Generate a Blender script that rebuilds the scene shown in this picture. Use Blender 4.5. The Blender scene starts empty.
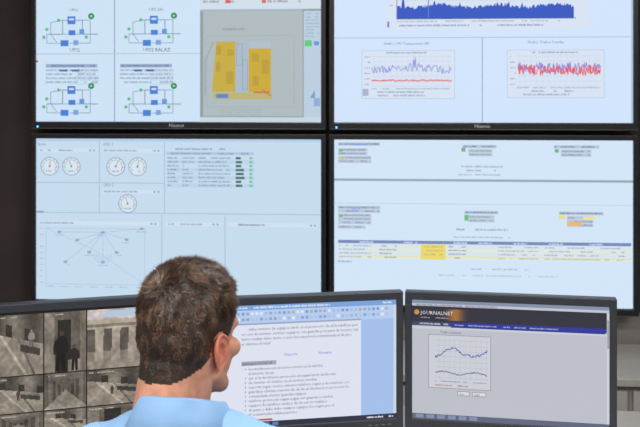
import bpy, bmesh, math, random
from mathutils import Vector, Matrix, noise
random.seed(7)
scene = bpy.context.scene
COL = scene.collection
H = 1.70
pi = math.pi

def lin(c):
    o = []
    for v in c[:3]:
        v = max(0, min(255, v)) / 255.0
        o.append(v/12.92 if v <= 0.04045 else ((v+0.055)/1.055)**2.4)
    return tuple(o)

# ------------------------------------------------------------------ materials
def mat(name, rgb, rough=0.5, metal=0.0, nscale=0, namt=0.0, bump=0.0, bscale=200, spec=0.5, sss=0.0, emis=None, estr=1.0, coord='Object'):
    m = bpy.data.materials.new(name); m.use_nodes = True
    nt = m.node_tree; b = nt.nodes['Principled BSDF']
    L = lin(rgb)
    b.inputs['Base Color'].default_value = (*L, 1)
    b.inputs['Roughness'].default_value = rough
    b.inputs['Metallic'].default_value = metal
    b.inputs['Specular IOR Level'].default_value = spec
    tc = nt.nodes.new('ShaderNodeTexCoord')
    if namt > 0:
        n = nt.nodes.new('ShaderNodeTexNoise'); n.inputs['Scale'].default_value = nscale
        n.inputs['Detail'].default_value = 4
        r = nt.nodes.new('ShaderNodeValToRGB')
        r.color_ramp.elements[0].position = 0.3; r.color_ramp.elements[1].position = 0.7
        r.color_ramp.elements[0].color = (*[v*(1-namt) for v in L], 1)
        r.color_ramp.elements[1].color = (*[min(1, v*(1+namt)) for v in L], 1)
        nt.links.new(tc.outputs[coord], n.inputs['Vector'])
        nt.links.new(n.outputs['Fac'], r.inputs['Fac'])
        nt.links.new(r.outputs['Color'], b.inputs['Base Color'])
    if bump > 0:
        n2 = nt.nodes.new('ShaderNodeTexNoise'); n2.inputs['Scale'].default_value = bscale
        bp = nt.nodes.new('ShaderNodeBump'); bp.inputs['Strength'].default_value = bump
        bp.inputs['Distance'].default_value = 0.002
        nt.links.new(tc.outputs[coord], n2.inputs['Vector'])
        nt.links.new(n2.outputs['Fac'], bp.inputs['Height'])
        nt.links.new(bp.outputs['Normal'], b.inputs['Normal'])
    if sss > 0:
        b.inputs['Subsurface Weight'].default_value = sss
        b.inputs['Subsurface Radius'].default_value = (0.012, 0.004, 0.002)
        b.inputs['Subsurface Scale'].default_value = 0.6
    if emis:
        b.inputs['Emission Color'].default_value = (*lin(emis), 1)
        b.inputs['Emission Strength'].default_value = estr
    return m

def attr_mat(name, emissive=True, strength=1.0, rough=0.4):
    m = bpy.data.materials.new(name); m.use_nodes = True
    nt = m.node_tree; b = nt.nodes['Principled BSDF']
    a = nt.nodes.new('ShaderNodeAttribute'); a.attribute_name = 'Col'
    b.inputs['Roughness'].default_value = rough
    if emissive:
        b.inputs['Base Color'].default_value = (0.012, 0.012, 0.012, 1)
        b.inputs['Specular IOR Level'].default_value = 0.18
        nt.links.new(a.outputs['Color'], b.inputs['Emission Color'])
        b.inputs['Emission Strength'].default_value = strength
    else:
        nt.links.new(a.outputs['Color'], b.inputs['Base Color'])
    return m

M_scr = attr_mat('lcd_picture', True, 1.02)
M_bez = mat('black_plastic_bezel', (34, 35, 40), 0.28, nscale=60, namt=0.08)
M_tvback = mat('dark_plastic_casing', (22, 22, 24), 0.5, nscale=40, namt=0.1)
M_silver = mat('brushed_trim', (120, 125, 132), 0.3, metal=0.8, nscale=90, namt=0.08)
M_mon = mat('charcoal_plastic', (52, 56, 64), 0.36, nscale=80, namt=0.06)
M_logo = mat('logo_paint_glow', (190, 195, 200), 0.4, emis=(120, 125, 130), estr=0.3)  # lettering paint, brightened by a faint added glow
M_led = mat('led_blue', (60, 120, 255), 0.3, emis=(70, 150, 255), estr=4)
M_skin = mat('skin', (208, 150, 126), 0.58, nscale=45, namt=0.16, bump=0.4, bscale=380, sss=0.10, spec=0.3)
M_ear = mat('skin_ear', (210, 134, 112), 0.5, nscale=60, namt=0.14, sss=0.2, spec=0.35)
M_lip = mat('lips', (170, 95, 85), 0.45, nscale=60, namt=0.08)
M_eye = mat('eye_white', (235, 232, 225), 0.15, nscale=60, namt=0.03)
M_iris = mat('iris', (60, 45, 30), 0.1, nscale=200, namt=0.2)
M_hair = mat('hair_base', (46, 34, 28), 0.6, nscale=140, namt=0.35, bump=0.9, bscale=420)
M_strand = attr_mat('hair_strands', False, rough=0.36)
M_shirt = mat('light_blue_polo_cotton', (142, 183, 229), 0.85, nscale=14, namt=0.06, bump=0.35, bscale=700, spec=0.2)
M_trou = mat('navy_trousers', (38, 42, 58), 0.85, nscale=30, namt=0.1, bump=0.3, bscale=500)
M_shoe = mat('black_leather', (25, 22, 20), 0.35, nscale=50, namt=0.1)
M_fab = mat('chair_fabric', (32, 34, 40), 0.9, nscale=120, namt=0.2, bump=0.5, bscale=900)
M_metal = mat('grey_metal', (130, 132, 136), 0.35, metal=0.8, nscale=50, namt=0.06)
M_desk = mat('grey_laminate', (176, 172, 168), 0.45, nscale=25, namt=0.05)
M_panel = mat('dark_video_wall_cladding', (58, 49, 48), 0.75, nscale=6, namt=0.12, bump=0.1, bscale=60)
M_wall = mat('painted_wall', (150, 146, 143), 0.85, nscale=4, namt=0.04, bump=0.1, bscale=80)
M_ceil = mat('ceiling_tiles', (205, 205, 202), 0.9, nscale=40, namt=0.05)
M_floor = mat('raised_floor', (105, 104, 106), 0.6, nscale=12, namt=0.12, bump=0.1)
M_light = mat('light_diffuser', (245, 245, 245), 0.6, nscale=10, namt=0.01, emis=(255, 250, 240), estr=2.0)
M_key = mat('keycap', (40, 42, 46), 0.5, nscale=50, namt=0.08)

# ------------------------------------------------------------------ helpers
def empty(name, loc=(0, 0, 0), rz=0.0, parent=None):
    e = bpy.data.objects.new(name, None); e.empty_display_size = 0.1
    e.location = loc; e.rotation_euler = (0, 0, rz)
    COL.objects.link(e)
    if parent: e.parent = parent
    return e

def obj(name, me, mats, parent=None, loc=(0, 0, 0), rot=(0, 0, 0), smooth=False, bevel=0, bseg=2):
    if not isinstance(mats, (list, tuple)): mats = [mats]
    if len(me.materials) == 0:
        for m in mats: me.materials.append(m)
    o = bpy.data.objects.new(name, me); COL.objects.link(o)
    o.location = loc; o.rotation_euler = rot
    if parent: o.parent = parent
    if smooth:
        for p in me.polygons: p.use_smooth = True
    if bevel:
        b = o.modifiers.new('bevel', 'BEVEL'); b.width = bevel; b.segments = bseg
        b.limit_method = 'ANGLE'
    return o

def bm_box(bm, c, s, rz=0, mi=0):
    r = bmesh.ops.create_cube(bm, size=1)
    M = Matrix.Translation(c) @ Matrix.Rotation(rz, 4, 'Z') @ Matrix.Diagonal((*s, 1))
    bmesh.ops.transform(bm, matrix=M, verts=r['verts'])
    return r['verts']

def bm_ell(bm, c, r, rot=None, u=24, v=16):
    q = bmesh.ops.create_uvsphere(bm, u_segments=u, v_segments=v, radius=1)
    M = Matrix.Translation(c) @ (rot.to_4x4() if rot else Matrix.Identity(4)) @ Matrix.Diagonal((*r, 1))
    bmesh.ops.transform(bm, matrix=M, verts=q['verts'])

def bm_cap(bm, a, b, r1, r2, n=20):
    """tapered capsule"""
    a = Vector(a); b = Vector(b); d = b-a; L = d.length
    q = d.normalized().to_track_quat('Z', 'Y').to_matrix().to_4x4()
    r = bmesh.ops.create_cone(bm, cap_ends=True, segments=n, radius1=r1, radius2=r2, depth=L)
    bmesh.ops.transform(bm, matrix=Matrix.Translation((a+b)/2) @ q, verts=r['verts'])
    bm_ell(bm, a, (r1, r1, r1), u=n, v=12); bm_ell(bm, b, (r2, r2, r2), u=n, v=12)

def bm_cyl(bm, a, b, r1, r2=None, n=24):
    a = Vector(a); b = Vector(b); d = b-a
    q = d.normalized().to_track_quat('Z', 'Y').to_matrix().to_4x4()
    r = bmesh.ops.create_cone(bm, cap_ends=True, segments=n, radius1=r1, radius2=r1 if r2 is None else r2, depth=d.length)
    bmesh.ops.transform(bm, matrix=Matrix.Translation((a+b)/2) @ q, verts=r['verts'])

def to_mesh(bm, name):
    me = bpy.data.meshes.new(name); bm.to_mesh(me); bm.free(); return me

def bake_remesh(bm, name, voxel=0.005, smooth=6, sf=0.5):
    me = to_mesh(bm, name + '_tmp')
    o = bpy.data.objects.new(name + '_tmp', me); COL.objects.link(o)
    r = o.modifiers.new('r', 'REMESH'); r.mode = 'VOXEL'; r.voxel_size = voxel; r.use_smooth_shade = True
    s = o.modifiers.new('s', 'SMOOTH'); s.factor = sf; s.iterations = smooth
    dg = bpy.context.evaluated_depsgraph_get()
    out = bpy.data.meshes.new_from_object(o.evaluated_get(dg))
    out.name = name
    bpy.data.objects.remove(o)
    for p in out.polygons: p.use_smooth = True
    out.materials.clear()
    return out

# ------------------------------------------------------------------ screen picture builder
def mix(a, b, t): return tuple(a[i]*(1-t)+b[i]*t for i in range(3))
class Pic:
    def __init__(s, ref, W, Hh, bg=(190, 205, 225), fade=0.0):
        s.ref = ref; s.W = W; s.H = Hh; s.v = []; s.f = []; s.c = []
        s.bg = bg; s.fade = fade
    def m(s, x, y, lv):
        r = s.ref
        x = min(max(x, r[0]), r[2]); y = min(max(y, r[1]), r[3])
        return ((x-r[0])/(r[2]-r[0])*s.W - s.W/2, -lv*0.00022, s.H/2-(y-r[1])/(r[3]-r[1])*s.H)
    def poly(s, pts, col, lv=1):
        n = len(s.v)
        for p in pts: s.v.append(s.m(p[0], p[1], lv))
        s.f.append(tuple(range(n, n+len(pts)))); s.c.append(lin(col))
    def rect(s, x0, y0, x1, y1, col, lv=1):
        s.poly([(x0, y0), (x0, y1), (x1, y1), (x1, y0)], col, lv)
    def frame(s, x0, y0, x1, y1, w, col, lv=2):
        s.rect(x0, y0, x1, y0+w, col, lv); s.rect(x0, y1-w, x1, y1, col, lv)
        s.rect(x0, y0+w, x0+w, y1-w, col, lv); s.rect(x1-w, y0+w, x1, y1-w, col, lv)
    def line(s, pts, w, col, lv=3):
        for a, b in zip(pts[:-1], pts[1:]):
            dx, dy = b[0]-a[0], b[1]-a[1]; L = math.hypot(dx, dy) or 1
            nx, ny = -dy/L*w/2, dx/L*w/2
            s.poly([(a[0]+nx, a[1]+ny), (b[0]+nx, b[1]+ny), (b[0]-nx, b[1]-ny), (a[0]-nx, a[1]-ny)], col, lv)
    def circ(s, x, y, r, col, lv=3, n=16):
        s.poly([(x+r*math.cos(2*pi*i/n), y+r*math.sin(2*pi*i/n)) for i in range(n)], col, lv)
    def ring(s, x, y, r, w, col, lv=3, a0=0, a1=2*pi, n=24):
        s.line([(x+r*math.cos(a0+(a1-a0)*i/n), y+r*math.sin(a0+(a1-a0)*i/n)) for i in range(n+1)], w, col, lv)
    def words(s, x0, x1, y, h, col, lv=3, dens=0.85):
        col = mix(col, s.bg, s.fade)
        x = x0
        while x < x1:
            nl = random.randint(2, 8); show = random.random() < dens
            for _ in range(nl):
                w = h*random.uniform(0.28, 0.5)
                if show and x+w < x1:
                    yt = y if random.random() < 0.35 else y+h*0.22
                    s.rect(x, yt, x+w, y+h, mix(col, s.bg, random.uniform(0, 0.3)), lv)
                x += w+h*0.13
            x += 0.45*h
    def text(s, x, y, size, string, col, lv=4):
        col = mix(col, s.bg, s.fade*0.6)
        cu = bpy.data.curves.new('t', 'FONT'); cu.body = string; cu.size = 1; cu.resolution_u = 1
        o = bpy.data.objects.new('t', cu); COL.objects.link(o)
        dg = bpy.context.evaluated_depsgraph_get()
        me = bpy.data.meshes.new_from_object(o.evaluated_get(dg))
        n = len(s.v)
        for v in me.vertices: s.v.append(s.m(x+v.co.x*size, y-v.co.y*size, lv))
        for p in me.polygons:
            s.f.append(tuple(n+i for i in p.vertices)); s.c.append(lin(col))
        bpy.data.objects.remove(o); bpy.data.curves.remove(cu); bpy.data.meshes.remove(me)
    def build(s, name, parent):
        me = bpy.data.meshes.new(name); me.from_pydata(s.v, [], s.f)
        a = me.color_attributes.new('Col', 'FLOAT_COLOR', 'CORNER')
        buf = []
        for p, c in zip(me.polygons, s.c):
            buf.extend((c[0], c[1], c[2], 1.0)*p.loop_total)
        a.data.foreach_set('color', buf)
        return obj(name, me, M_scr, parent)

def casing(name, W, Hh, bl, br, bt, bb, depth, m, parent, proud=0.006, bevel=0.003):
    """bezel frame with a closed back; active face at local y=0, centre at 0,0"""
    bm = bmesh.new()
    x0, x1, z0, z1 = -W/2, W/2, -Hh/2, Hh/2
    def ring(ax0, ax1, az0, az1, y): return [bm.verts.new((ax0, y, az0)), bm.verts.new((ax1, y, az0)), bm.verts.new((ax1, y, az1)), bm.verts.new((ax0, y, az1))]
    A = ring(x0, x1, z0, z1, 0.001)
    B = ring(x0, x1, z0, z1, -proud)
    C = ring(x0-bl, x1+br, z0-bb, z1+bt, -proud)
    D = ring(x0-bl, x1+br, z0-bb, z1+bt, depth*0.6)
    E = ring(x0-bl+0.05*W, x1+br-0.05*W, z0-bb+0.06, z1+bt-0.05, depth)
    for P, Q in ((A, B), (B, C), (C, D), (D, E)):
        for i in range(4):
            j = (i+1) % 4; bm.faces.new((P[i], P[j], Q[j], Q[i]))
    bm.faces.new(A[::-1]); bm.faces.new(E)
    bmesh.ops.recalc_face_normals(bm, faces=bm.faces)
    return obj(name, to_mesh(bm, name), m, parent, bevel=bevel)

def label(name, string, size, m, parent, loc):
    cu = bpy.data.curves.new(name, 'FONT'); cu.body = string; cu.size = size; cu.align_x = 'CENTER'
    cu.extrude = 0.0003
    o = bpy.data.objects.new('t', cu); COL.objects.link(o)
    me = bpy.data.meshes.new_from_object(o.evaluated_get(bpy.context.evaluated_depsgraph_get()))
    bpy.data.objects.remove(o); me.materials.clear()
    return obj(name, me, m, parent, loc=loc, rot=(pi/2, 0, 0))

# ------------------------------------------------------------------ room
def slab(name, c, s, m):
    bm = bmesh.new(); bm_box(bm, (0, 0, 0), s); return obj(name, to_mesh(bm, name), m, loc=c)
slab('floor', (0, 1.15, -0.05), (6.2, 5.5, 0.1), M_floor)
slab('ceiling', (0, 1.15, 2.85), (6.2, 5.5, 0.1), M_ceil)
slab('wall_back', (0, 3.87, 1.4), (6.2, 0.1, 2.8), M_wall)
slab('wall_front', (0, -1.55, 1.4), (6.2, 0.1, 2.8), M_wall)
slab('wall_left', (-3.05, 1.15, 1.4), (0.1, 5.5, 2.8), M_wall)
slab('wall_right', (3.05, 1.15, 1.4), (0.1, 5.5, 2.8), M_wall)
slab('baseboard_back', (0, 3.81, 0.05), (5.98, 0.02, 0.1), M_mon)
# cladding behind displays
bm = bmesh.new()
for i in range(-2, 3):
    bm_box(bm, (-0.228+i*1.1, 3.80, 1.79), (1.094, 0.04, 2.0))
obj('video_wall_panel', to_mesh(bm, 'video_wall_panel'), M_panel, bevel=0.003)

def ceiling_light(x, y, watts):
    e = empty('ceiling_light', (x, y, 2.8))
    bm = bmesh.new()
    for sx, sy, lx, ly in ((0, 0.3, 1.24, 0.03), (0, -0.3, 1.24, 0.03), (0.605, 0, 0.03, 0.6), (-0.605, 0, 0.03, 0.6)):
        bm_box(bm, (sx, sy, -0.02), (lx, ly, 0.04))
    obj('frame', to_mesh(bm, 'frame'), M_metal, e)
    bm = bmesh.new(); bm_box(bm, (0, 0, -0.015), (1.18, 0.57, 0.02)); obj('diffuser', to_mesh(bm, 'diffuser'), M_light, e)
    ld = bpy.data.lights.new('tube', 'AREA'); ld.shape = 'RECTANGLE'; ld.size = 1.15; ld.size_y = 0.55
    ld.energy = watts; ld.color = (1.0, 0.97, 0.92)
    lo = bpy.data.objects.new('tube', ld); COL.objects.link(lo); lo.parent = e; lo.location = (0, 0, -0.045)
ceiling_light(-1.3, 0.6, 38); ceiling_light(1.3, 0.6, 36)
ceiling_light(-1.3, -0.8, 30); ceiling_light(1.3, -0.8, 30)
ceiling_light(0.0, 2.2, 16)

# ------------------------------------------------------------------ wall displays
TW, TH = 1.21, 0.681
FY = 3.693
CX = -0.228
def wall_display(col, row, pic):
    x = CX + (0.632 if col else -0.632)
    z = (H-0.126+TH/2) if row else (H-0.196-TH/2)
    e = empty('wall_mounted_display', (x, FY, z))
    bb, bt = (0.030, 0.021)
    casing('bezel', TW, TH, 0.021, 0.021, bt, bb, 0.055, M_bez, e, proud=0.009, bevel=0.003)
    bm = bmesh.new(); bm_box(bm, (0, -0.0095, -TH/2-bb+0.003), (TW+0.03, 0.003, 0.0025))
    bm_box(bm, (0, -0.0092, TH/2+bt-0.002), (TW+0.03, 0.002, 0.0015))
    obj('trim_strip', to_mesh(bm, 'trim_strip'), M_silver, e)
    bm = bmesh.new(); bm_box(bm, (0, 0.07, 0), (0.4, 0.034, 0.4)); obj('bracket', to_mesh(bm, 'bracket'), M_metal, e)
    label('logo', 'Hisense', 0.020, M_logo, e, (0, -0.0097, -TH/2-0.020))
    bm = bmesh.new(); bm_ell(bm, (-TW/2+0.01, -0.0095, -TH/2-0.020), (0.004, 0.002, 0.004)); obj('power_led', to_mesh(bm, 'power_led'), M_led, e)
    pic.build('picture', e)
    return e

DK = (70, 80, 100)
# ---- upper left : UPS synoptics + floor plan
p = Pic((36, -40, 320, 122), TW, TH, (202, 223, 243), 0.25)
p.rect(36, -40, 320, 122, (186, 212, 238), 0)
p.rect(36, -40, 201, 122, (203, 224, 243), 1)
p.rect(115, -40, 116, 122, (140, 158, 186), 2)
for yy in (-14, 54, 122): p.rect(36, yy-0.6, 201, yy, (160, 178, 205), 2)
def ups(x, y):
    bl = (70, 125, 210)
    c = (116, 134, 162)
    p.line([(x-26, y+18), (x-10, y+18), (x-10, y+4), (x+10, y+4), (x+10, y+18), (x+26, y+18)], 0.8, c)
    p.line([(x-22, y+18), (x-22, y+6), (x-10, y+4)], 0.6, c); p.line([(x-16, y+26), (x-22, y+18)], 0.6, c)
    p.line([(x-8, y+27), (x-26, y+27), (x-26, y+18)], 0.6, c); p.line([(x-3, y+27), (x+18, y+27), (x+18, y+4), (x+10, y+4)], 0.6, c)
    p.line([(x-10, y+18), (x+10, y+18)], 0.6, c)
    p.rect(x-5, y, x+3, y+8, bl, 4); p.rect(x-4, y+14, x+3, y+19, bl, 4); p.rect(x-12, y+24, x-4, y+30, bl, 4)
    p.rect(x+1, y+24, x+6, y+29, (120, 160, 215), 4); p.rect(x+7, y+13, x+12, y+18, (100, 150, 215), 4)
    p.rect(x-3.5, y+2, x+1.5, y+4, (200, 220, 250), 5)
    for q in ((x-29, y+21), (x-14, y+4), (x+14, y+21), (x-26, y+13)): p.circ(*q, 1.7, (90, 185, 130), 5)
    p.circ(x+19, y, 3.1, (20, 130, 76), 5); p.circ(x+19, y, 1.2, (150, 230, 170), 6)
for x in (73, 156):
    ups(x, 16); ups(x, 86); ups(x, -50)
p.text(70, 51.5, 5.0, 'UPS2', (40, 50, 75)); p.text(144, 51.5, 5.0, 'UPS2 BALAZ', (40, 50, 75))
p.text(70, 11, 4.2, 'UPS1', (60, 70, 90)); p.text(150, 11, 4.2, 'UPS SAI', (60, 70, 90))
for x in (46, 121):
    p.rect(x, 64, x+52, 67.5, (150, 170, 205), 2); p.words(x+1, x+50, 64.8, 1.8, (60, 70, 100))
    for k, yy in enumerate((69, 73, 77, 81)):
        p.words(x, x+54, yy, 2, (110, 125, 155))
        p.rect(x+30, yy+2.8, x+54, yy+3.3, (170, 187, 212), 2)
    p.rect(x+14, 69.5, x+22, 71.5, (80, 105, 160), 4); p.rect(x+26, 69.5, x+34, 71.5, (80, 105, 160), 4)
p.rect(36, 60, 38, 62, (200, 60, 60), 4)
# floor-plan window
p.rect(201, -40, 320, 122, (140, 156, 160), 1)
p.rect(201, -40, 320, 10, (206, 219, 230), 2)
p.words(204, 300, 1, 2.4, (130, 100, 110)); p.words(210, 316, -4, 3, (110, 130, 160))
p.rect(226, 0.5, 231, 4, (220, 90, 90), 5); p.rect(262, 0.5, 266, 4, (220, 100, 90), 5)
p.rect(201, 10, 302, 12, (160, 178, 196), 2)
p.rect(204, 12, 302, 116, (172, 184, 187), 2)
p.rect(303, 12, 320, 122, (184, 203, 221), 2)
p.frame(207, 36, 294, 107, 0.4, (154, 166, 171), 3)
p.poly([(217, 42), (213, 92), (236, 92), (236, 42)], (196, 170, 62), 4)
p.rect(249, 49, 271, 92, (200, 168, 50), 4)
p.rect(236, 42, 249, 92, (168, 184, 200), 4); p.rect(249, 42, 271, 49, (174, 188, 200), 4)
p.rect(214, 93, 272, 99, (186, 176, 110), 4); p.rect(217, 94, 229, 98, (90, 130, 195), 5)
for x, y, w, h_ in ((217, 46, 5, 9), (217, 62, 4, 10), (228, 50, 6, 6), (227, 72, 7, 12), (252, 54, 7, 8), (262, 60, 7, 14), (253, 76, 6, 10)):
    p.rect(x, y, x+w, y+h_, (184, 154, 58), 5)
p.frame(237, 44, 243, 66, 0.5, (135, 152, 172), 5); p.frame(243, 60, 248, 90, 0.5, (135, 152, 172), 5)
p.line([(214, 42), (206, 62), (206, 96)], 0.6, (135, 146, 152), 5)
p.line([(262, 89), (271, 96)], 0.9, (205, 100, 70), 6); p.rect(254, 91.5, 270, 93, (196, 110, 80), 5)
p.text(224, 31, 3.6, 'PLANTA CPD', (90, 100, 110), 5)
p.rect(304, 41, 311, 47, (90, 200, 120), 5); p.rect(313, 42, 318, 46, (100, 150, 215), 5)
p.poly([(309, 98), (314, 90), (314, 98)], (120, 152, 205), 5); p.rect(313, 98, 319, 106, (140, 170, 212), 4)
for i in range(8): p.words(305, 318, 14+i*3.2, 1.4, (120, 140, 165))
for i in range(3): p.words(220, 262, 109+i*2.5, 1.2, (130, 145, 155))
p.rect(201, 117, 320, 122, (196, 211, 224), 6)
PA = p
# ---- upper right : charts
p = Pic((334, -43, 632, 124), TW, TH, (206, 224, 247), 0.3)
p.rect(334, -43, 632, 124, (206, 225, 248), 0)
p.rect(334, 38, 632, 38.8, (165, 185, 212), 2); p.rect(483, 38.8, 484, 124, (152, 170, 202), 2)
p.rect(630, -43, 632, 124, (172, 192, 216), 3)
p.rect(388, -38, 590, 30, (213, 224, 240), 1)
n = 176; pts = []
for i in range(n+1):
    x = 398+i; t = 6.5+1.5*math.sin(i*0.11)+random.uniform(-2.0, 2.0)-(3 if random.random() < .06 else 0)
    if i in (5, 6, 7): t = 0
    pts.append((x, t))
for a, b in zip(pts[:-1], pts[1:]): p.poly([(a[0], a[1]), (a[0], 19), (b[0], 19), (b[0], b[1])], (48, 84, 190), 3)
p.rect(398, 19, 576, 19.8, (80, 90, 130), 4); p.rect(397.2, -30, 398, 20, (120, 130, 165), 4)
p.rect(429, -5, 430, 19, (90, 120, 200), 4); p.words(398, 575, 21, 1.6, (130, 140, 165)); p.words(400, 545, 25, 2, (90, 100, 130))
p.words(390, 394, 5, 1.5, DK); p.rect(388, 22, 390, 28, (110, 130, 190), 4)
for i in range(5): p.rect(398, -26+i*9, 576, -25.6+i*9, (188, 200, 220), 2)
p.text(384, 45.5, 3.8, 'Grafico UPS Temperatura SAI', (70, 80, 110)); p.text(528, 44.5, 3.8, 'Grafico Trafico Interfaz', (70, 80, 110))
for (x0, x1, y0, y1) in ((362, 456, 51, 100), (508, 604, 51, 99)):
    p.rect(x0, y0, x1, y1, (213, 224, 240), 1); p.frame(x0, y0, x1, y1, 0.5, (178, 193, 220), 2)
    for i in range(7): p.rect(x0+10, y0+6+i*5, x1-3, y0+6.4+i*5, (192, 204, 225), 2)
    for i in range(14): p.rect(x0+12+i*5.8, y0+4, x0+12.3+i*5.8, y1-13, (196, 208, 227), 2)
    for i in range(6): p.words(x0+3, x0+9, y0+6+i*5.5, 1.4, (110, 120, 150))
    p.words(x0+10, x1-4, y1-11, 1.4, (120, 130, 160)); p.words(x0+16, x1-30, y1-8, 2, (110, 120, 150)); p.words(x0+16, x1-30, y1-4.5, 2, (110, 120, 150))
    p.words(x0+25, x1-25, y0+1.5, 1.8, (100, 110, 140))
pts = [(372+i*0.85, 71-3*math.exp(-((i-48)/22)**2)+random.uniform(-4.2, 4.2)) for i in range(96)]
pts[52] = (pts[52][0], 58); pts[50] = (pts[50][0], 60)
p.line(pts, 0.75, (135, 138, 215), 4)
p.line([(372+i*0.85, 81.5+random.uniform(-1.0, 1.0)) for i in range(96)], 1.2, (222, 110, 104), 5)
p.line([(519+i*0.6, 70+random.uniform(-7, 5)) for i in range(136)], 0.75, (140, 130, 215), 4)
p.line([(519+i*0.6, 72+random.uniform(-6, 5)) for i in range(136)], 0.9, (226, 92, 104), 5)
p.rect(363, 90, 369, 97, (165, 175, 205), 3)
PB = p
# ---- lower left : dashboard
p = Pic((36, 138, 321, 300), TW, TH, (194, 216, 236), 0.35)
p.rect(36, 138, 321, 300, (195, 217, 236), 0)
ln = (164, 185, 209)
p.rect(36, 138, 321, 141, (180, 205, 229), 1)
p.rect(100, 141, 100.8, 212, ln, 2); p.rect(165.5, 141, 166.3, 212, ln, 2); p.rect(36, 212, 321, 212.8, ln, 2)
p.rect(36, 182, 166, 182.8, ln, 2); p.rect(226, 214, 226.8, 300, ln, 2); p.rect(163, 214, 163.8, 300, ln, 2)
for (x0, y0, x1) in ((38, 144, 98), (103, 144, 163), (103, 185, 163), (38, 217, 160), (168, 217, 222), (230, 217, 318)):
    p.rect(x0, y0+4, x1, y0+8, (206, 222, 238), 1); p.words(x0+2, x0+min(36, x1-x0), y0+5, 1.8, (95, 112, 140))
    p.rect(x1-4, y0+5, x1-2, y0+7, (150, 168, 196), 3); p.rect(x1-8, y0+5, x1-6, y0+7, (150, 168, 196), 3)
p.text(38, 145, 4, 'Inicio', (70, 85, 110)); p.text(104, 145, 4, 'CPD 1', (70, 85, 110)); p.text(104, 186, 4, 'CPD 2', (70, 85, 110))
for gx, gy in ((50, 166), (72, 166), (117, 166), (139, 166), (129, 203)):
    p.circ(gx, gy, 9, (212, 226, 238), 2, 24); p.ring(gx, gy, 9, 0.7, (132, 147, 170), 3)
    p.ring(gx, gy, 6.6, 0.6, (150, 185, 185), 4, pi*0.8, pi*2.2); p.ring(gx, gy, 6.6, 0.9, (210, 150, 130), 5, pi*2.0, pi*2.2, 6)
    for k in range(9):
        a = pi*0.8+k*pi*1.4/8; p.line([(gx+7*math.cos(a), gy+7*math.sin(a)), (gx+8.4*math.cos(a), gy+8.4*math.sin(a))], 0.5, (120, 135, 155), 4)
    a = random.uniform(-0.9, 0.9)+pi*1.5
    p.line([(gx, gy), (gx+6*math.cos(a), gy+6*math.sin(a))], 0.7, (205, 120, 90), 6); p.circ(gx, gy, 1.0, (110, 120, 140), 7)
    p.words(gx-4, gx+4, gy+4, 1.5, (110, 120, 140), 5)
p.rect(36, 211, 44, 213, (140, 160, 190), 4)
p.words(170, 228, 147, 2.0, (95, 110, 140)); p.rect(168, 151, 255, 154, (176, 196, 221), 2); p.words(170, 250, 151.7, 1.6, (80, 95, 125))
for i in range(8):
    y = 156+i*3.9
    p.words(169, 180, y, 1.8, (85, 100, 130)); p.words(184, 196, y, 1.8, (105, 120, 150)); p.words(200, 232, y, 1.8, (95, 110, 140), dens=.9)
    w = random.uniform(2, 9); p.rect(237, y-0.1, 237+w, y+2.2, (70, 108, 104), 4); p.rect(250.5, y-0.1, 253.5, y+2.0, (110, 190, 140), 4)
    if i % 2: p.rect(168, y-0.9, 256, y+3, (186, 209, 231), 1)
p.words(231, 262, 222, 2.0, (95, 110, 140))
nodes = [(104, 232), (78, 240), (128, 239), (90, 252), (118, 252), (104, 262), (66, 262), (143, 228), (60, 232)]
for a in range(len(nodes)):
    p.line([nodes[0], nodes[a]], 0.4, (158, 178, 204), 3)
    p.rect(nodes[a][0]-1.8, nodes[a][1]-1.2, nodes[a][0]+1.8, nodes[a][1]+1.2, (146, 164, 192), 4)
    p.words(nodes[a][0]-5, nodes[a][0]+5, nodes[a][1]+2.4, 1.3, (140, 155, 180), 4)
for dx in (0, 1): p.rect(46+dx*100, 228, 46.5+dx*100, 284, (172, 190, 213), 3)
p.rect(46, 228, 147, 228.5, (172, 190, 213), 3); p.rect(46, 284, 147, 284.5, (172, 190, 213), 3)
p.line([(46, 228), (96, 250), (147, 284)], 0.4, (168, 186, 210), 3)
for i in range(10): p.words(40, 44, 228+i*6, 1.5, (150, 165, 190))
for i in range(7): p.words(46+i*15, 54+i*15, 286, 1.5, (150, 165, 190))
for i in range(3): p.ring(104, 254, 4+i*2.5, 0.4, (160, 176, 202), 3, 0, pi)
PC = p
# ---- lower right : list page
p = Pic((334, 140, 633, 309), TW, TH, (208, 227, 246), 0.28)
p.rect(334, 140, 633, 309, (208, 227, 246), 0)
p.rect(334, 180, 633, 182.4, (150, 164, 184), 3); p.rect(334, 205, 633, 205.6, (180, 198, 222), 2)
def blk(x, y, w, n, col):
    for i in range(n):
        p.rect(x, y+i*3.7, x+w, y+i*3.7+3.3, (182, 196, 216), 2); p.words(x+1, x+w-1, y+0.7+i*3.7, 1.7, col, 3)
blk(338, 143, 43, 1, (50, 60, 85)); blk(338, 149, 30, 2, (90, 100, 125)); blk(338, 157, 34, 2, (110, 110, 130))
p.rect(339, 150, 343, 152.5, (110, 185, 130), 5); p.rect(339, 158, 343, 161, (200, 200, 120), 5)
p.words(357, 366, 144, 2, (60, 120, 230), 5)
blk(464, 145, 34, 1, (60, 70, 95)); blk(470, 149.5, 24, 2, (90, 130, 110)); p.rect(463, 148, 467, 152, (100, 185, 120), 5)
blk(555, 145, 45, 1, (60, 70, 95)); blk(562, 149.5, 30, 2, (90, 100, 120)); p.rect(556, 149, 560, 152.5, (100, 185, 120), 5)
p.words(463, 505, 166, 2, (120, 135, 165)); p.words(468, 498, 170, 2, (120, 135, 165)); p.words(460, 507, 174.5, 1.6, (120, 140, 190))
blk(338, 208, 43, 2, (80, 90, 112)); blk(338, 216, 34, 3, (100, 110, 132)); blk(338, 228, 28, 1, (110, 110, 130))
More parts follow.
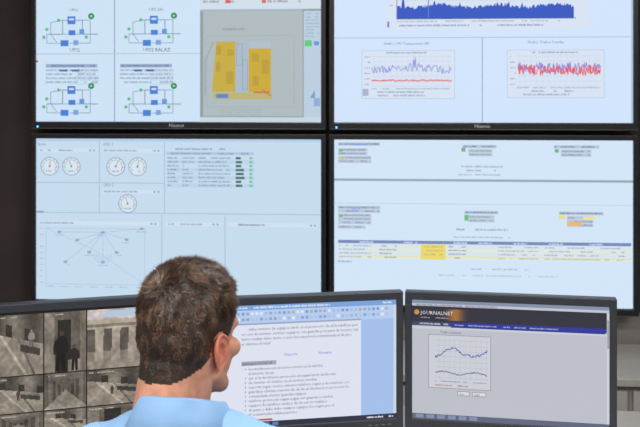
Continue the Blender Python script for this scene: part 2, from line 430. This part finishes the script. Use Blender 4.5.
p.rect(339, 217, 343, 219.5, (110, 185, 130), 5); p.words(352, 362, 210, 2, (80, 130, 230), 5)
blk(466, 212, 34, 1, (60, 70, 95)); blk(470, 216.5, 26, 2, (90, 130, 110)); p.rect(466, 216, 470, 222, (110, 190, 125), 5)
blk(560, 212, 44, 1, (60, 70, 95)); blk(568, 216.5, 26, 3, (90, 100, 120)); p.rect(560, 216, 566, 219.5, (232, 218, 120), 5); p.rect(568, 222, 582, 226, (236, 178, 110), 5); p.rect(584, 217, 596, 220, (236, 224, 140), 5)
p.words(458, 510, 230, 2, (110, 120, 150)); p.words(455, 512, 238, 1.6, (120, 140, 190))
p.rect(338, 243, 631, 246.2, (116, 136, 182), 3)
for x in (360, 405, 455, 480, 515, 550, 590): p.words(x, x+14, 244, 1.6, (225, 232, 250), 4)
for i in range(4):
    y = 247+i*3.8
    p.rect(338, y, 631, y+3.3, (222, 229, 214) if i % 2 else (214, 225, 234), 2)
    p.words(339, 372, y+0.8, 1.6, (100, 130, 200)); p.words(380, 398, y+0.8, 1.6, (90, 100, 125)); p.words(450, 468, y+0.8, 1.6, (90, 100, 125)); p.words(500, 625, y+0.8, 1.5, (120, 130, 155), dens=.7)
p.rect(338, 258.5, 631, 259.6, (230, 222, 165), 5)
p.rect(422, 246.6, 447, 262, (232, 215, 104), 6)
for yy in (248, 252, 256): p.words(425, 445, yy, 1.6, (150, 140, 80), 7)
p.words(470, 530, 270, 2, (140, 150, 175)); p.words(440, 560, 277, 1.5, (150, 160, 185)); p.words(338, 352, 264, 2, (110, 120, 150))
PD = p
wall_display(0, 1, PA); wall_display(1, 1, PB); wall_display(0, 0, PC); wall_display(1, 0, PD)

# ------------------------------------------------------------------ desk
e = empty('office_desk', (0, 0, 0))
bm = bmesh.new(); bm_box(bm, (-0.2, 2.33, 0.715), (3.4, 0.9, 0.03)); obj('top', to_mesh(bm, 'top'), M_desk, e, bevel=0.004)
bm = bmesh.new()
for x in (-1.8, -0.95, 0.55, 1.4):
    for y in (1.95, 2.7): bm_box(bm, (x, y, 0.35), (0.06, 0.06, 0.70))
    bm_box(bm, (x, 2.33, 0.68), (0.05, 0.72, 0.04))
bm_box(bm, (-0.2, 2.70, 0.68), (3.2, 0.03, 0.04))
obj('legs', to_mesh(bm, 'legs'), M_metal, e, bevel=0.003)
bm = bmesh.new(); bm_box(bm, (-0.2, 2.72, 0.45), (3.1, 0.016, 0.4)); obj('modesty_panel', to_mesh(bm, 'modesty_panel'), M_desk, e)
DZ = 0.73
# low cabinet below displays
e = empty('low_storage_cabinet', (0.9, 3.55, 0))
bm = bmesh.new(); bm_box(bm, (0, 0, 0.33), (2.4, 0.42, 0.60)); obj('carcass', to_mesh(bm, 'carcass'), M_wall, e, bevel=0.004)
bm = bmesh.new(); bm_box(bm, (0, -0.01, 0.645), (2.44, 0.46, 0.03)); obj('top', to_mesh(bm, 'top'), M_desk, e, bevel=0.004)
bm = bmesh.new()
for i in range(4): bm_box(bm, (-0.9+i*0.6, -0.218, 0.34), (0.58, 0.016, 0.54))
obj('doors', to_mesh(bm, 'doors'), M_desk, e, bevel=0.004)
bm = bmesh.new(); bm_box(bm, (0, 0.01, 0.015), (2.36, 0.38, 0.03)); obj('plinth', to_mesh(bm, 'plinth'), M_mon, e)

# ------------------------------------------------------------------ desktop monitors
MW, MH = 0.517, 0.323
def monitor(x, y, rz, pic, logo=None):
    z = (H-0.543) - 0.022 - MH/2
    e = empty('desktop_monitor', (x, y, z), rz)
    casing('bezel', MW, MH, 0.019, 0.019, 0.022, 0.027, 0.045, M_mon, e, proud=0.004, bevel=0.0025)
    bm = bmesh.new()
    zb = DZ - z
    bm_box(bm, (0, 0.075, zb/2), (0.07, 0.03, abs(zb)-0.02))
    bm_box(bm, (0, 0.055, -0.02), (0.12, 0.03, 0.12))
    obj('neck', to_mesh(bm, 'neck'), M_mon, e, bevel=0.004)
    bm = bmesh.new(); bm_cyl(bm, (0, 0.07, zb+0.0005), (0, 0.07, zb+0.014), 0.13, 0.115, 40); obj('foot', to_mesh(bm, 'foot'), M_mon, e, smooth=False, bevel=0.002)
    if logo: label('logo', logo, 0.016, M_logo, e, (0, -0.0047, -MH/2-0.019))
    bm = bmesh.new()
    for i in range(4): bm_box(bm, (MW/2-0.02-i*0.018, -0.0045, -MH/2-0.014), (0.009, 0.002, 0.003))
    obj('buttons', to_mesh(bm, 'buttons'), M_silver, e)
    pic.build('picture', e)

# right monitor: web page with graph (dark header)
p = Pic((412, 299, 610, 420), MW, MH, (184, 186, 196), 0.2)
p.rect(412, 299, 610, 420, (186, 188, 198), 0)
p.rect(412, 299, 610, 302.5, (130, 142, 168), 2); p.rect(412, 302.5, 610, 305, (190, 195, 205), 2); p.words(416, 500, 303, 1.5, (90, 95, 110), 3)
p.rect(412, 305, 610, 321, (46, 46, 60), 2)
for i in range(22):
    g = math.exp(-((i-11)/5)**2)
    p.rect(438+i*1.6, 307.5, 439.8+i*1.6, 319, (46+int(120*g), 46+int(62*g), 58), 3)
p.circ(417, 311.5, 2.6, (205, 140, 60), 5); p.text(421, 313.6, 5.4, 'JOURNALNET', (222, 225, 232), 6)
p.words(421, 450, 316, 1.2, (150, 152, 165), 6)
p.rect(412, 321, 610, 325, (62, 66, 104), 3); p.rect(452, 320.5, 606, 326, (44, 52, 150), 4); p.words(420, 450, 322, 1.6, (210, 215, 230), 5); p.words(456, 560, 322.4, 1.5, (150, 155, 215), 5)
p.rect(412, 326, 610, 328, (200, 203, 212), 2)
p.text(441, 332, 3.4, 'Trafico semanal', (60, 65, 90), 5)
p.rect(429, 333.5, 493, 388, (200, 203, 211), 1); p.frame(429, 333.5, 493, 388, 0.6, (135, 140, 158), 3)
for i in range(8): p.rect(436, 339+i*5.4, 490, 339.4+i*5.4, (178, 181, 193), 2)
for i in range(10): p.rect(440+i*5.4, 337, 440.3+i*5.4, 378, (180, 182, 195), 2)
p.line([(436+i*0.9, 352-5*math.sin((i-8)*0.14)-(3 if 34 < i < 50 else 0)+random.uniform(-1.6, 1.6)) for i in range(60)], 0.9, (88, 98, 175), 5)
p.line([(436+i*0.9, 372-1.6*math.sin(i*0.17)+random.uniform(-0.9, 0.9)) for i in range(60)], 0.8, (95, 100, 120), 5)
p.words(436, 488, 380, 1.2, (110, 115, 135)); p.words(436, 470, 384, 1.4, (150, 80, 80))
p.rect(459, 390, 471, 394.5, (215, 217, 222), 3); p.frame(459, 390, 471, 394.5, 0.5, (110, 115, 130), 4); p.text(461, 393.6, 3.2, 'Ver', (50, 50, 70), 5)
p.rect(474, 390, 488, 394.5, (215, 217, 222), 3); p.frame(474, 390, 488, 394.5, 0.5, (110, 115, 130), 4); p.text(476, 393.6, 3.2, 'Salir', (50, 50, 70), 5)
p.rect(412, 414.5, 610, 420, (92, 100, 124), 2)
for i in range(6): p.rect(416+i*11, 415.2, 424+i*11, 419, (130, 140, 170), 3)
p.rect(607.5, 305, 610, 414.5, (205, 207, 212), 4); p.rect(607.9, 312, 609.6, 340, (150, 152, 160), 5)
monitor(0.3365, 2.4215, math.radians(-5.7), p, 'LG')

# centre monitor: document
p = Pic((204, 300, 399, 418), MW, MH, (214, 220, 236), 0.12)
p.rect(204, 300, 399, 418, (150, 180, 226), 0)
p.rect(204, 300, 399, 305, (120, 160, 215), 1); p.words(210, 330, 301.4, 2, (220, 230, 245), 3); p.words(385, 398, 301.4, 2, (240, 245, 255), 3)
p.rect(204, 305, 399, 318.5, (178, 202, 236), 1)
for i in range(40):
    p.rect(208+i*4.6, 307, 210.8+i*4.6, 309.6, random.choice([(130, 150, 190), (190, 165, 130), (150, 165, 200), (220, 226, 240), (160, 185, 222)]), 3)
    p.rect(208+i*4.6, 312.5, 211.0+i*4.6, 315.2, random.choice([(140, 160, 198), (165, 180, 210), (225, 230, 242), (170, 192, 228)]), 3)
p.rect(204, 318.5, 362, 413, (219, 223, 237), 2)
p.rect(362, 318.5, 396, 413, (160, 188, 232), 2); p.rect(396, 305, 399, 413, (205, 212, 226), 3)
p.rect(204, 317.5, 362, 319, (150, 162, 190), 4)
W_ = 'el servicio de soporte para los clientes se realiza con equipos de guardia y la incidencia debe ser comunicada al tecnico en el turno de tarde por correo o telefono segun protocolo interno'.split()
def sent(n):
    s = ''
    while len(s) < n: s += random.choice(W_)+' '
    return s[:n].strip()
tc = (60, 64, 92)
for i, n in enumerate((68, 72, 66, 20)): p.text(240 if i else 247, 324.5+i*4.7, 4.1, sent(n), tc)
p.text(283, 350.5, 4.2, 'Soporte', (40, 70, 225), 5); p.text(318, 350.5, 4.2, 'Horario', (40, 70, 225), 5)
p.rect(240, 354.2, 275, 358.4, (160, 165, 182), 3); p.text(241, 357.6, 4.2, sent(18), (20, 20, 40), 6)
yy = 363
for n in (48, 16, 56, 46, 62, 64, 34, 52, 50, 52, 30):
    p.circ(244, yy-1.3, 0.6, tc, 5, 8) if n > 20 else None
    p.text(247, yy, 4.0, sent(n), tc); yy += 4.4
p.rect(204, 413, 399, 418, (40, 46, 66), 3); p.rect(243, 410.5, 271, 412.2, (205, 60, 60), 5)
for i in range(8): p.rect(208+i*9, 414, 214+i*9, 417.3, (90, 120, 170), 4)
p.words(368, 396, 414.6, 1.8, (220, 225, 235), 5)
monitor(-0.2146, 2.3827, math.radians(13.8), p, 'LG')

# left monitor: CCTV mosaic
p = Pic((-67, 305, 140, 432), MW, MH, (120, 112, 102), 0.2)
p.rect(-67, 305, 140, 432, (24, 21, 20), 0)
def pane(x0, y0, x1, y1, kind, seed):
    st = 1.0; nx = int((x1-x0)/st); ny = int((y1-y0)/st)
    sh = seed*7.3
    for j in range(ny):
        for i in range(nx):
            u = i/nx; v = j/ny
            N = noise.noise(Vector((u*3+sh, v*3, seed)))*0.4+noise.noise(Vector((u*12+sh, v*12, seed)))*0.3
            r, gg, b = 1.04, 0.97, 0.88
            if kind == 'street':
                hz = 0.28+0.22*u
                if v > hz:
                    g = 158-38*(v-hz)
                    if abs((u-0.15)-(v-hz)*0.9) < 0.035: g += 35
                    if abs((u-0.5)-(v-hz)*0.6) < 0.025: g -= 45
                    if 0.55 < u < 0.92 and hz+0.02 < v < hz+0.2: g = 66+70*(v < hz+0.08)
                else:
                    g = 98+30*math.sin(u*9+seed)
                    if (int(u*8+seed) % 3 == 0) and v > hz-0.2: g = 52
            elif kind == 'dark':
                g = 104-25*v
                if u < 0.22: g = 130
                if 0.3 < u < 0.62 and v > 0.12: g = 40
                if v > 0.8 and u > 0.55: g = 134
                if u > 0.85: g = 118
            elif kind == 'arcade':
                g = 182-30*v
                if ((u*3.2+0.12*v) % 1) < 0.5 and 0.32 < v < 0.86: g = 92+40*(v > 0.7)
                if v > 0.86: g = 145
                if v < 0.16: g = 195; b = 0.98
                if 0.24 < v < 0.28: g = 126
            else:
                dx = abs(u-0.5); dy = abs(v-0.45)
                g = 86+70*max(dx, dy)
                if v > 0.45 and dy > dx: g += 38
                if dx > dy and int(max(dx, 0.04)**0.5*14) % 2: g -= 28
            g = g*(1+0.65*N)*0.93
            p.rect(x0+(x1-x0)*i/nx, y0+(y1-y0)*j/ny, x0+(x1-x0)*(i+1)/nx, y0+(y1-y0)*(j+1)/ny, (g*r, g*gg, g*b), 1)
    p.words(x0+2, x0+(x1-x0)*0.5, y0+1.5, 1.4, (215, 210, 200), 3)
kinds = [('street', 'street', 'dark', 'arcade'), ('arcade', 'street', 'room', 'street'), ('dark', 'room', 'street', 'dark')]
ys = (307, 369.5, 407, 430)
xs = (-67, -12, 39, 82, 138)
s = 3
for r in range(3):
    for c in range(4):
        pane(xs[c]+0.6, ys[r]+0.6, xs[c+1]-0.6, ys[r+1]-0.6, kinds[r][c], s); s += 1
def fig(x, y, h, col, lean=0.0):
    w = h*0.12
    p.poly([(x-w+lean, y-h*.80), (x-w*1.15, y-h*.62), (x-w*0.9, y-h*.42), (x+w*0.9, y-h*.42), (x+w*1.15, y-h*.62), (x+w+lean, y-h*.80), (x+w*.3+lean, y-h*.85), (x-w*.3+lean, y-h*.85)], col, 4)
    p.poly([(x-w*0.9, y-h*.43), (x-w*1.1, y), (x-w*0.3, y), (x, y-h*.42)], mix(col, (0, 0, 0), .25), 4)
    p.poly([(x, y-h*.42), (x+w*0.2, y), (x+w*0.9, y), (x+w*0.9, y-h*.43)], mix(col, (0, 0, 0), .35), 5)
    p.line([(x+w*1.0, y-h*.76), (x+w*1.35, y-h*.58), (x+w*1.1, y-h*.44)], w*.45, col, 5)
    p.line([(x-w*1.0, y-h*.76), (x-w*1.3, y-h*.58), (x-w*1.2, y-h*.42)], w*.45, col, 5)
    p.circ(x+lean, y-h*.92, h*.065, mix(col, (150, 110, 90), .35), 5, 10)
fig(27, 341, 18, (140, 130, 122)); fig(56, 368, 42, (24, 21, 21), 1); fig(70, 368, 27, (40, 34, 33), -1)
fig(14, 394, 11, (80, 68, 60)); fig(108, 396, 10, (72, 62, 56))
p.rect(100, 309, 137, 316, (176, 196, 216), 3)
monitor(-0.880, 2.2523, math.radians(20.1), p)

# ------------------------------------------------------------------ keyboard & mouse
e = empty('computer_keyboard', (-0.27, 2.215, DZ), math.radians(8))
bm = bmesh.new(); bm_box(bm, (0, 0, 0.008), (0.44, 0.14, 0.014)); obj('body', to_mesh(bm, 'body'), M_mon, e, bevel=0.003)
bm = bmesh.new()
for r in range(6):
    for c in range(21):
        if r == 0 and 4 <= c <= 8: continue
        if c in (15, 18): continue
        bm_box(bm, (-0.2+c*0.02, -0.052+r*0.0205, 0.0185), (0.0165, 0.0165, 0.007))
bm_box(bm, (-0.08, -0.052, 0.0185), (0.096, 0.0165, 0.007))
obj('keys', to_mesh(bm, 'keys'), M_key, e, bevel=0.0015, bseg=1)
e = empty('computer_mouse', (0.05, 2.08, DZ))
bm = bmesh.new(); bm_ell(bm, (0, 0, 0.008), (0.031, 0.055, 0.03))
bmesh.ops.bisect_plane(bm, geom=bm.verts[:]+bm.edges[:]+bm.faces[:], plane_co=(0, 0, 0.001), plane_no=(0, 0, 1), clear_inner=True)
bmesh.ops.holes_fill(bm, edges=bm.edges)
bm_cyl(bm, (-0.003, 0.03, 0.034), (0.003, 0.03, 0.034), 0.008, n=16)
obj('shell', to_mesh(bm, 'shell'), M_key, e, smooth=True)

# ------------------------------------------------------------------ office chair
MX, MY = -0.346, 1.58
e = empty('office_chair', (MX-0.01, MY-0.02, 0), math.radians(-4))
bm = bmesh.new(); bm_box(bm, (0, 0.02, 0.44), (0.48, 0.46, 0.07)); obj('seat', to_mesh(bm, 'seat'), M_fab, e, bevel=0.03, bseg=4)
bm = bmesh.new()
bm_box(bm, (0, 0, 0), (0.44, 0.05, 0.42))
bmesh.ops.subdivide_edges(bm, edges=bm.edges, cuts=5, use_grid_fill=True)
for v in bm.verts: v.co.y -= 0.05*(1-(v.co.x/0.22)**2)
obj('backrest', to_mesh(bm, 'backrest'), M_fab, e, loc=(0, -0.215, 0.76), rot=(math.radians(8), 0, 0), smooth=False, bevel=0.012, bseg=3)
bm = bmesh.new()
bm_cyl(bm, (0, 0, 0.09), (0, 0, 0.41), 0.025); bm_box(bm, (0, 0, 0.395), (0.2, 0.2, 0.03)); bm_box(bm, (0, -0.24, 0.41), (0.06, 0.2, 0.02))
bm_box(bm, (0, -0.33, 0.55), (0.06, 0.02, 0.30))
for i in range(5):
    a = i*2*pi/5+0.3; bm_cyl(bm, (0, 0, 0.11), (0.28*math.cos(a), 0.28*math.sin(a), 0.075), 0.022, 0.014, 12)
    bm_cyl(bm, (0.28*math.cos(a), 0.28*math.sin(a), 0.075), (0.28*math.cos(a), 0.28*math.sin(a), 0.04), 0.008, n=8)
obj('base', to_mesh(bm, 'base'), M_metal, e)
bm = bmesh.new()
for i in range(5):
    a = i*2*pi/5+0.3; c = Vector((0.28*math.cos(a), 0.28*math.sin(a), 0.028)); t = Vector((-math.sin(a), math.cos(a), 0))
    bm_cyl(bm, c-t*0.022, c-t*0.006, 0.028); bm_cyl(bm, c+t*0.006, c+t*0.022, 0.028)
obj('casters', to_mesh(bm, 'casters'), M_key, e)

# ------------------------------------------------------------------ man
man = empty('seated_man', (MX, MY, 0), math.radians(-6))
# shirt
bm = bmesh.new()
bm_ell(bm, (0, -0.045, 0.90), (0.178, 0.122, 0.22)); bm_ell(bm, (0, -0.03, 0.70), (0.168, 0.128, 0.19))
bm_ell(bm, (0, -0.02, 0.58), (0.172, 0.135, 0.10))
bm_ell(bm, (0, -0.06, 1.02), (0.165, 0.085, 0.105))
for s in (-1, 1):
    zo = 0.012 if s > 0 else -0.006       # right shoulder slightly raised (reaching to the mouse)
    bm_cap(bm, (s*0.03, -0.045, 1.098), (s*0.165, -0.035, 1.052+zo), 0.062, 0.058)
    bm_cap(bm, (s*0.185, -0.035, 1.038+zo), (s*0.24, 0.04, 0.90), 0.062, 0.057)
    bm_ell(bm, (s*0.085, -0.09, 0.98), (0.08, 0.06, 0.11))
me = bake_remesh(bm, 'polo_shirt', 0.007, 6)
for v in me.vertices:
    w = noise.noise(v.co*9)*0.007+noise.noise(Vector((v.co.x*26, v.co.y*10, v.co.z*12)))*0.006
    v.co += v.normal*w
obj('polo_shirt', me, M_shirt, man)
# collar
bm = bmesh.new(); rings = []
prof = [(0.060, -0.02), (0.0625, 0.014), (0.0655, 0.020), (0.0705, 0.018), (0.082, -0.004), (0.094, -0.028), (0.092, -0.033), (0.078, -0.022), (0.066, -0.02)]
N = 64
for k, (r, dz) in enumerate(prof):
    R = []
    for i in range(N):
        a = 2*pi*i/N; y = math.sin(a)
        drop = 0.022*y
        wob = 0.0025*math.sin(3*a+1)+0.0015*math.sin(7*a) if k >= 3 else 0.001*math.sin(5*a)
        R.append(bm.verts.new(((r+wob)*1.04*math.cos(a), -0.043+(r+wob)*1.03*y, 1.150+dz-drop-0.010*(y+1)*0.5+wob*0.6)))
    rings.append(R)
for a, b in zip(rings, rings[1:]+rings[:1]):
    for i in range(N):
        bm.faces.new((a[i], a[(i+1) % N], b[(i+1) % N], b[i]))
bmesh.ops.recalc_face_normals(bm, faces=bm.faces)
obj('collar', to_mesh(bm, 'collar'), M_shirt, man, smooth=True)
bm = bmesh.new(); bm_ell(bm, (0, 0.035, 1.02), (0.016, 0.03, 0.07)); obj('placket', to_mesh(bm, 'placket'), M_shirt, man, smooth=True)
# trousers
bm = bmesh.new()
bm_ell(bm, (0, -0.01, 0.565), (0.168, 0.135, 0.088))
for s in (-1, 1):
    bm_cap(bm, (s*0.09, 0.02, 0.565), (s*0.12, 0.42, 0.535), 0.083, 0.062)
    bm_cap(bm, (s*0.12, 0.42, 0.53), (s*0.13, 0.42, 0.30), 0.062, 0.056); bm_cap(bm, (s*0.13, 0.42, 0.30), (s*0.13, 0.44, 0.12), 0.056, 0.046)
obj('trousers', bake_remesh(bm, 'trousers', 0.008, 6), M_trou, man)
bm = bmesh.new()
for s in (-1, 1):
    bm_ell(bm, (s*0.13, 0.50, 0.042), (0.046, 0.12, 0.040)); bm_ell(bm, (s*0.13, 0.44, 0.062), (0.042, 0.055, 0.06)); bm_box(bm, (s*0.13, 0.49, 0.014), (0.075, 0.22, 0.024))
obj('shoes', bake_remesh(bm, 'shoes', 0.006, 5), M_shoe, man)
# arms and hands (continuous)
for s in (-1, 1):
    bm = bmesh.new()
    E = Vector((s*0.265, 0.13, 0.805)); Wr = Vector((s*0.15, 0.37, 0.770))
    bm_cap(bm, (s*0.20, -0.02, 1.0), E, 0.046, 0.040); bm_cap(bm, E, E.lerp(Wr, 0.35), 0.041, 0.042); bm_cap(bm, E.lerp(Wr, 0.35), Wr, 0.041, 0.027)
    d = Vector((-s*0.25, 1, -0.05)).normalized(); sd = Vector((1, s*0.25, 0)).normalized()
    K = Wr+d*0.085
    for k in (-0.028, -0.010, 0.010, 0.028): bm_cap(bm, Wr+d*0.01+sd*k*0.6, K+sd*k, 0.015, 0.012, 12)
    lens = (0.066, 0.078, 0.072, 0.056)
    for j, k in enumerate((-0.031, -0.0105, 0.0105, 0.031)):
        L = lens[j]; kk = k*s
        a = K+sd*kk; b = a+d*L*0.45+sd*kk*0.12+Vector((0, 0, 0.006)); c = b+d*L*0.3+Vector((0, 0, -0.012)); f = c+d*L*0.2+Vector((0, 0, -0.012))
        bm_cap(bm, a, b, 0.0095, 0.0088, 12); bm_cap(bm, b, c, 0.0088, 0.008, 12); bm_cap(bm, c, f, 0.008, 0.007, 12)
    t0 = Wr+d*0.025-sd*s*0.02; t1 = t0+d*0.035-sd*s*0.03+Vector((0, 0, -0.006)); t2 = t1+d*0.03-sd*s*0.008+Vector((0, 0, -0.006))
    bm_cap(bm, t0, t1, 0.015, 0.011, 12); bm_cap(bm, t1, t2, 0.0105, 0.009, 12)
    obj('arm_and_hand', bake_remesh(bm, 'arm_and_hand', 0.0035, 3, 0.4), M_skin, man)

# head (local frame: +y forward)
HC = Vector((0.0, 0.0, 1.266))
head = empty('head', HC, 0, man)
head.scale = (0.975, 0.975, 0.975)
head.rotation_euler = (math.radians(-7), 0, math.radians(-24))
bm = bmesh.new()
bm_ell(bm, (0, -0.006, 0.034), (0.078, 0.100, 0.090), u=40, v=28)
bm_ell(bm, (0, -0.03, 0.01), (0.074, 0.072, 0.080), u=40, v=28)
bm_ell(bm, (0, 0.034, -0.035), (0.062, 0.060, 0.074))
bm_ell(bm, (0, 0.070, -0.092), (0.028, 0.024, 0.022))
for s in (-1, 1):
    bm_cap(bm, (s*0.056, 0.005, -0.058), (s*0.022, 0.072, -0.092), 0.020, 0.018)
    bm_ell(bm, (s*0.043, 0.062, -0.022), (0.024, 0.026, 0.020))
    bm_cap(bm, (s*0.012, 0.088, 0.022), (s*0.045, 0.072, 0.022), 0.010, 0.010)
    bm_ell(bm, (s*0.031, 0.0735, 0.0095), (0.0150, 0.0120, 0.0060))
    bm_ell(bm, (s*0.012, 0.104, -0.036), (0.009, 0.011, 0.008))
    bm_cap(bm, (s*0.055, -0.02, -0.03), (s*0.035, 0.005, -0.15), 0.020, 0.018)
bm_cap(bm, (0, 0.092, 0.010), (0, 0.112, -0.030), 0.008, 0.012); bm_ell(bm, (0, 0.090, -0.066), (0.024, 0.012, 0.011))
bm_cap(bm, (0, -0.030, -0.02), (0, -0.050, -0.20), 0.060, 0.062)
bm_cap(bm, (0, 0.02, -0.07), (0, -0.03, -0.18), 0.045, 0.045)
hm = bake_remesh(bm, 'head_skin', 0.0035, 7)
obj('head_skin', hm, M_skin, head)
# hair cap from head surface
tab = [(0, -0.074), (25, -0.072), (45, -0.058), (62, -0.046), (72, -0.028), (80, 0.012), (92, 0.018), (98, 0.006), (102, -0.022), (112, -0.020), (116, 0.010), (126, 0.045), (140, 0.070), (160, 0.082), (180, 0.078)]
def hairline(co):
    phi = math.degrees(math.atan2(abs(co.x), -(co.y)))
    for (a, z0), (b, z1) in zip(tab[:-1], tab[1:]):
        if a <= phi <= b: return co.z - (z0+(z1-z0)*(phi-a)/(b-a))
    return co.z-0.08
bm = bmesh.new(); bm.from_mesh(hm)
bm.normal_update()
kill = [f for f in bm.faces if hairline(f.calc_center_median()) < 0]
bmesh.ops.delete(bm, geom=kill, context='FACES')
bm.normal_update()
nrm = {v: v.normal.copy() for v in bm.verts}
for v in bm.verts:
    d = hairline(v.co); topw = max(0, min(1, (v.co.z-0.02)/0.09))
    th = (0.0025+0.009*topw)*max(0.08, min(1, d/0.035))
    v.co += nrm[v]*(th+noise.noise(v.co*60)*0.0010*min(1, d/0.02+0.1))
hair_me = to_mesh(bm, 'hair_cap')
obj('hair_cap', hair_me, M_hair, head, smooth=True)
# strands : combed into clumps, dark brown with paler streaks, a sheen painted into the colour
verts = []; faces = []; cols = []
polys = hair_me.polygons
areas = [q.area for q in polys]
idx = random.choices(range(len(polys)), weights=areas, k=42000)
hb = lin((56, 40, 32)); hl = lin((142, 108, 86))
for i in idx:
    q = polys[i]; vs = [hair_me.vertices[k].co for k in q.vertices]
    c = vs[0].lerp(vs[1], random.random()).lerp(vs[2].lerp(vs[-1], random.random()), random.random())
    n = q.normal
    dl = hairline(c)
    if dl < 0.012 and random.random() > dl/0.012+0.25: continue
    topw = max(0, min(1, (c.z-0.03)/0.08))
    sw = Vector((0.35*math.copysign(1, c.x) if abs(c.x) > .01 else 0, -0.2+1.0*topw, -1.0*(1-topw*0.6)))
    cl = noise.noise_vector(c*60)*1.0+noise.noise_vector(c*140)*0.6
    sw = sw+cl*0.9
    sw = (sw - n*sw.dot(n))
    if sw.length > 1e-4: sw.normalize()
    r = Vector((random.gauss(0, 1), random.gauss(0, 1), random.gauss(0, 1)))*0.14
    clump = noise.noise(Vector((c.x*75, c.y*75, c.z*38)))
    d = (n*(0.16+0.34*topw+0.25*clump)+sw*0.95+r).normalized()
    L = (0.008+0.011*topw)*random.uniform(0.7, 1.2)*max(0.3, min(1, dl/0.03+0.15))
    t = d.cross(n)
    if t.length < 1e-4: t = Vector((1, 0, 0))
    t.normalize(); w = 0.00045
    b0 = c-n*0.0008
    mid = b0+d*L*0.55; d2 = (d-n*0.30).normalized(); tip = mid+d2*L*0.5
    k = len(verts)
    verts += [b0-t*w, b0+t*w, mid+t*w*0.8, mid-t*w*0.8, tip]
    faces += [(k, k+1, k+2, k+3), (k+3, k+2, k+4)]
    g = max(0, min(1, 0.20+0.75*clump+0.35*noise.noise(c*30)+random.uniform(-0.22, 0.24)))
    cc = tuple(hb[j]*(1-g)*random.uniform(0.6, 1.1)+hl[j]*g*0.85 for j in range(3))
    cols += [cc, cc]
sm = bpy.data.meshes.new('hair_strands'); sm.from_pydata(verts, [], faces)
a = sm.color_attributes.new('Col', 'FLOAT_COLOR', 'CORNER'); buf = []
for q, c in zip(sm.polygons, cols): buf.extend((c[0], c[1], c[2], 1.0)*q.loop_total)
a.data.foreach_set('color', buf)
obj('hair_strands', sm, M_strand, head)
# ears
def ear(s):
    bm = bmesh.new(); N = 40
    prof = [(0.05, -0.004), (0.2, -0.0045), (0.38, -0.003), (0.5, 0.0025), (0.6, 0.0042), (0.7, 0.0018), (0.8, 0.001), (0.88, 0.005), (0.95, 0.0068), (1.0, 0.005), (1.01, 0.001), (0.93, -0.003), (0.75, -0.006), (0.55, -0.014)]
    R = []
    for (r, h) in prof:
        ring = []
        for i in range(N):
            t = 2*pi*i/N; cs, sn = math.cos(t), math.sin(t)
            A = 0.0185*cs*(1+0.24*sn)*r; B = (0.034*sn if sn > 0 else 0.031*sn)*r
            hh = h
            if sn < -0.55: hh = h*0.3+0.001 if h > -0.006 else h
            if cs > 0.5 and h > 0 and sn < 0.6: hh = h*0.25
            flare = 0.010*max(0, -cs)*r
            ring.append(bm.verts.new((s*(hh+flare), A-0.10*B, B)))
        R.append(ring)
    for a, b in zip(R[:-1], R[1:]):
        for i in range(N):
            j = (i+1) % N; bm.faces.new((a[i], a[j], b[j], b[i]))
    bm.faces.new(R[0]); bm.faces.new(R[-1])
    bmesh.ops.recalc_face_normals(bm, faces=bm.faces)
    o = obj('ear', to_mesh(bm, 'ear'), M_ear, head, loc=(s*0.0800, -0.004, -0.020), rot=(math.radians(-6), 0, s*math.radians(-14)), smooth=True)
    sb = o.modifiers.new('s', 'SUBSURF'); sb.levels = 1; sb.render_levels = 1
ear(1); ear(-1)
# eyes, brows, lips
for s in (-1, 1):
    bm = bmesh.new(); bm_ell(bm, (s*0.031, 0.0715, 0.003), (0.0125, 0.0115, 0.0085)); obj('eye', to_mesh(bm, 'eye'), M_eye, head, smooth=True)
    bm = bmesh.new(); bm_ell(bm, (s*0.031, 0.0815, 0.003), (0.0055, 0.0025, 0.0055)); obj('iris', to_mesh(bm, 'iris'), M_iris, head, smooth=True)
    bm = bmesh.new(); bm_cap(bm, (s*0.012, 0.0965, 0.026), (s*0.034, 0.0875, 0.030), 0.0026, 0.0026, 10); bm_cap(bm, (s*0.034, 0.0875, 0.030), (s*0.050, 0.0755, 0.026), 0.0026, 0.0018, 10)
    obj('eyebrow', to_mesh(bm, 'eyebrow'), M_hair, head, smooth=True)
bm = bmesh.new(); bm_ell(bm, (0, 0.0970, -0.0625), (0.021, 0.006, 0.0042)); bm_ell(bm, (0, 0.0960, -0.070), (0.018, 0.0065, 0.005)); obj('lips', to_mesh(bm, 'lips'), M_lip, head, smooth=True)

# ------------------------------------------------------------------ camera
cam = bpy.data.cameras.new('camera'); co = bpy.data.objects.new('camera', cam); COL.objects.link(co)
co.location = (0, 0, H); co.rotation_euler = (pi/2, 0, math.radians(4.02))
cam.lens = 894/640*36; cam.sensor_width = 36; cam.sensor_fit = 'HORIZONTAL'
cam.shift_y = -121.5/640
cam.clip_start = 0.05
cam.dof.use_dof = True; cam.dof.focus_distance = 2.1; cam.dof.aperture_fstop = 8
scene.camera = co
w = bpy.data.worlds.new('world'); scene.world = w; w.use_nodes = True
w.node_tree.nodes['Background'].inputs[0].default_value = (0.5, 0.55, 0.6, 1); w.node_tree.nodes['Background'].inputs[1].default_value = 0.3
scene.view_settings.view_transform = 'Standard'
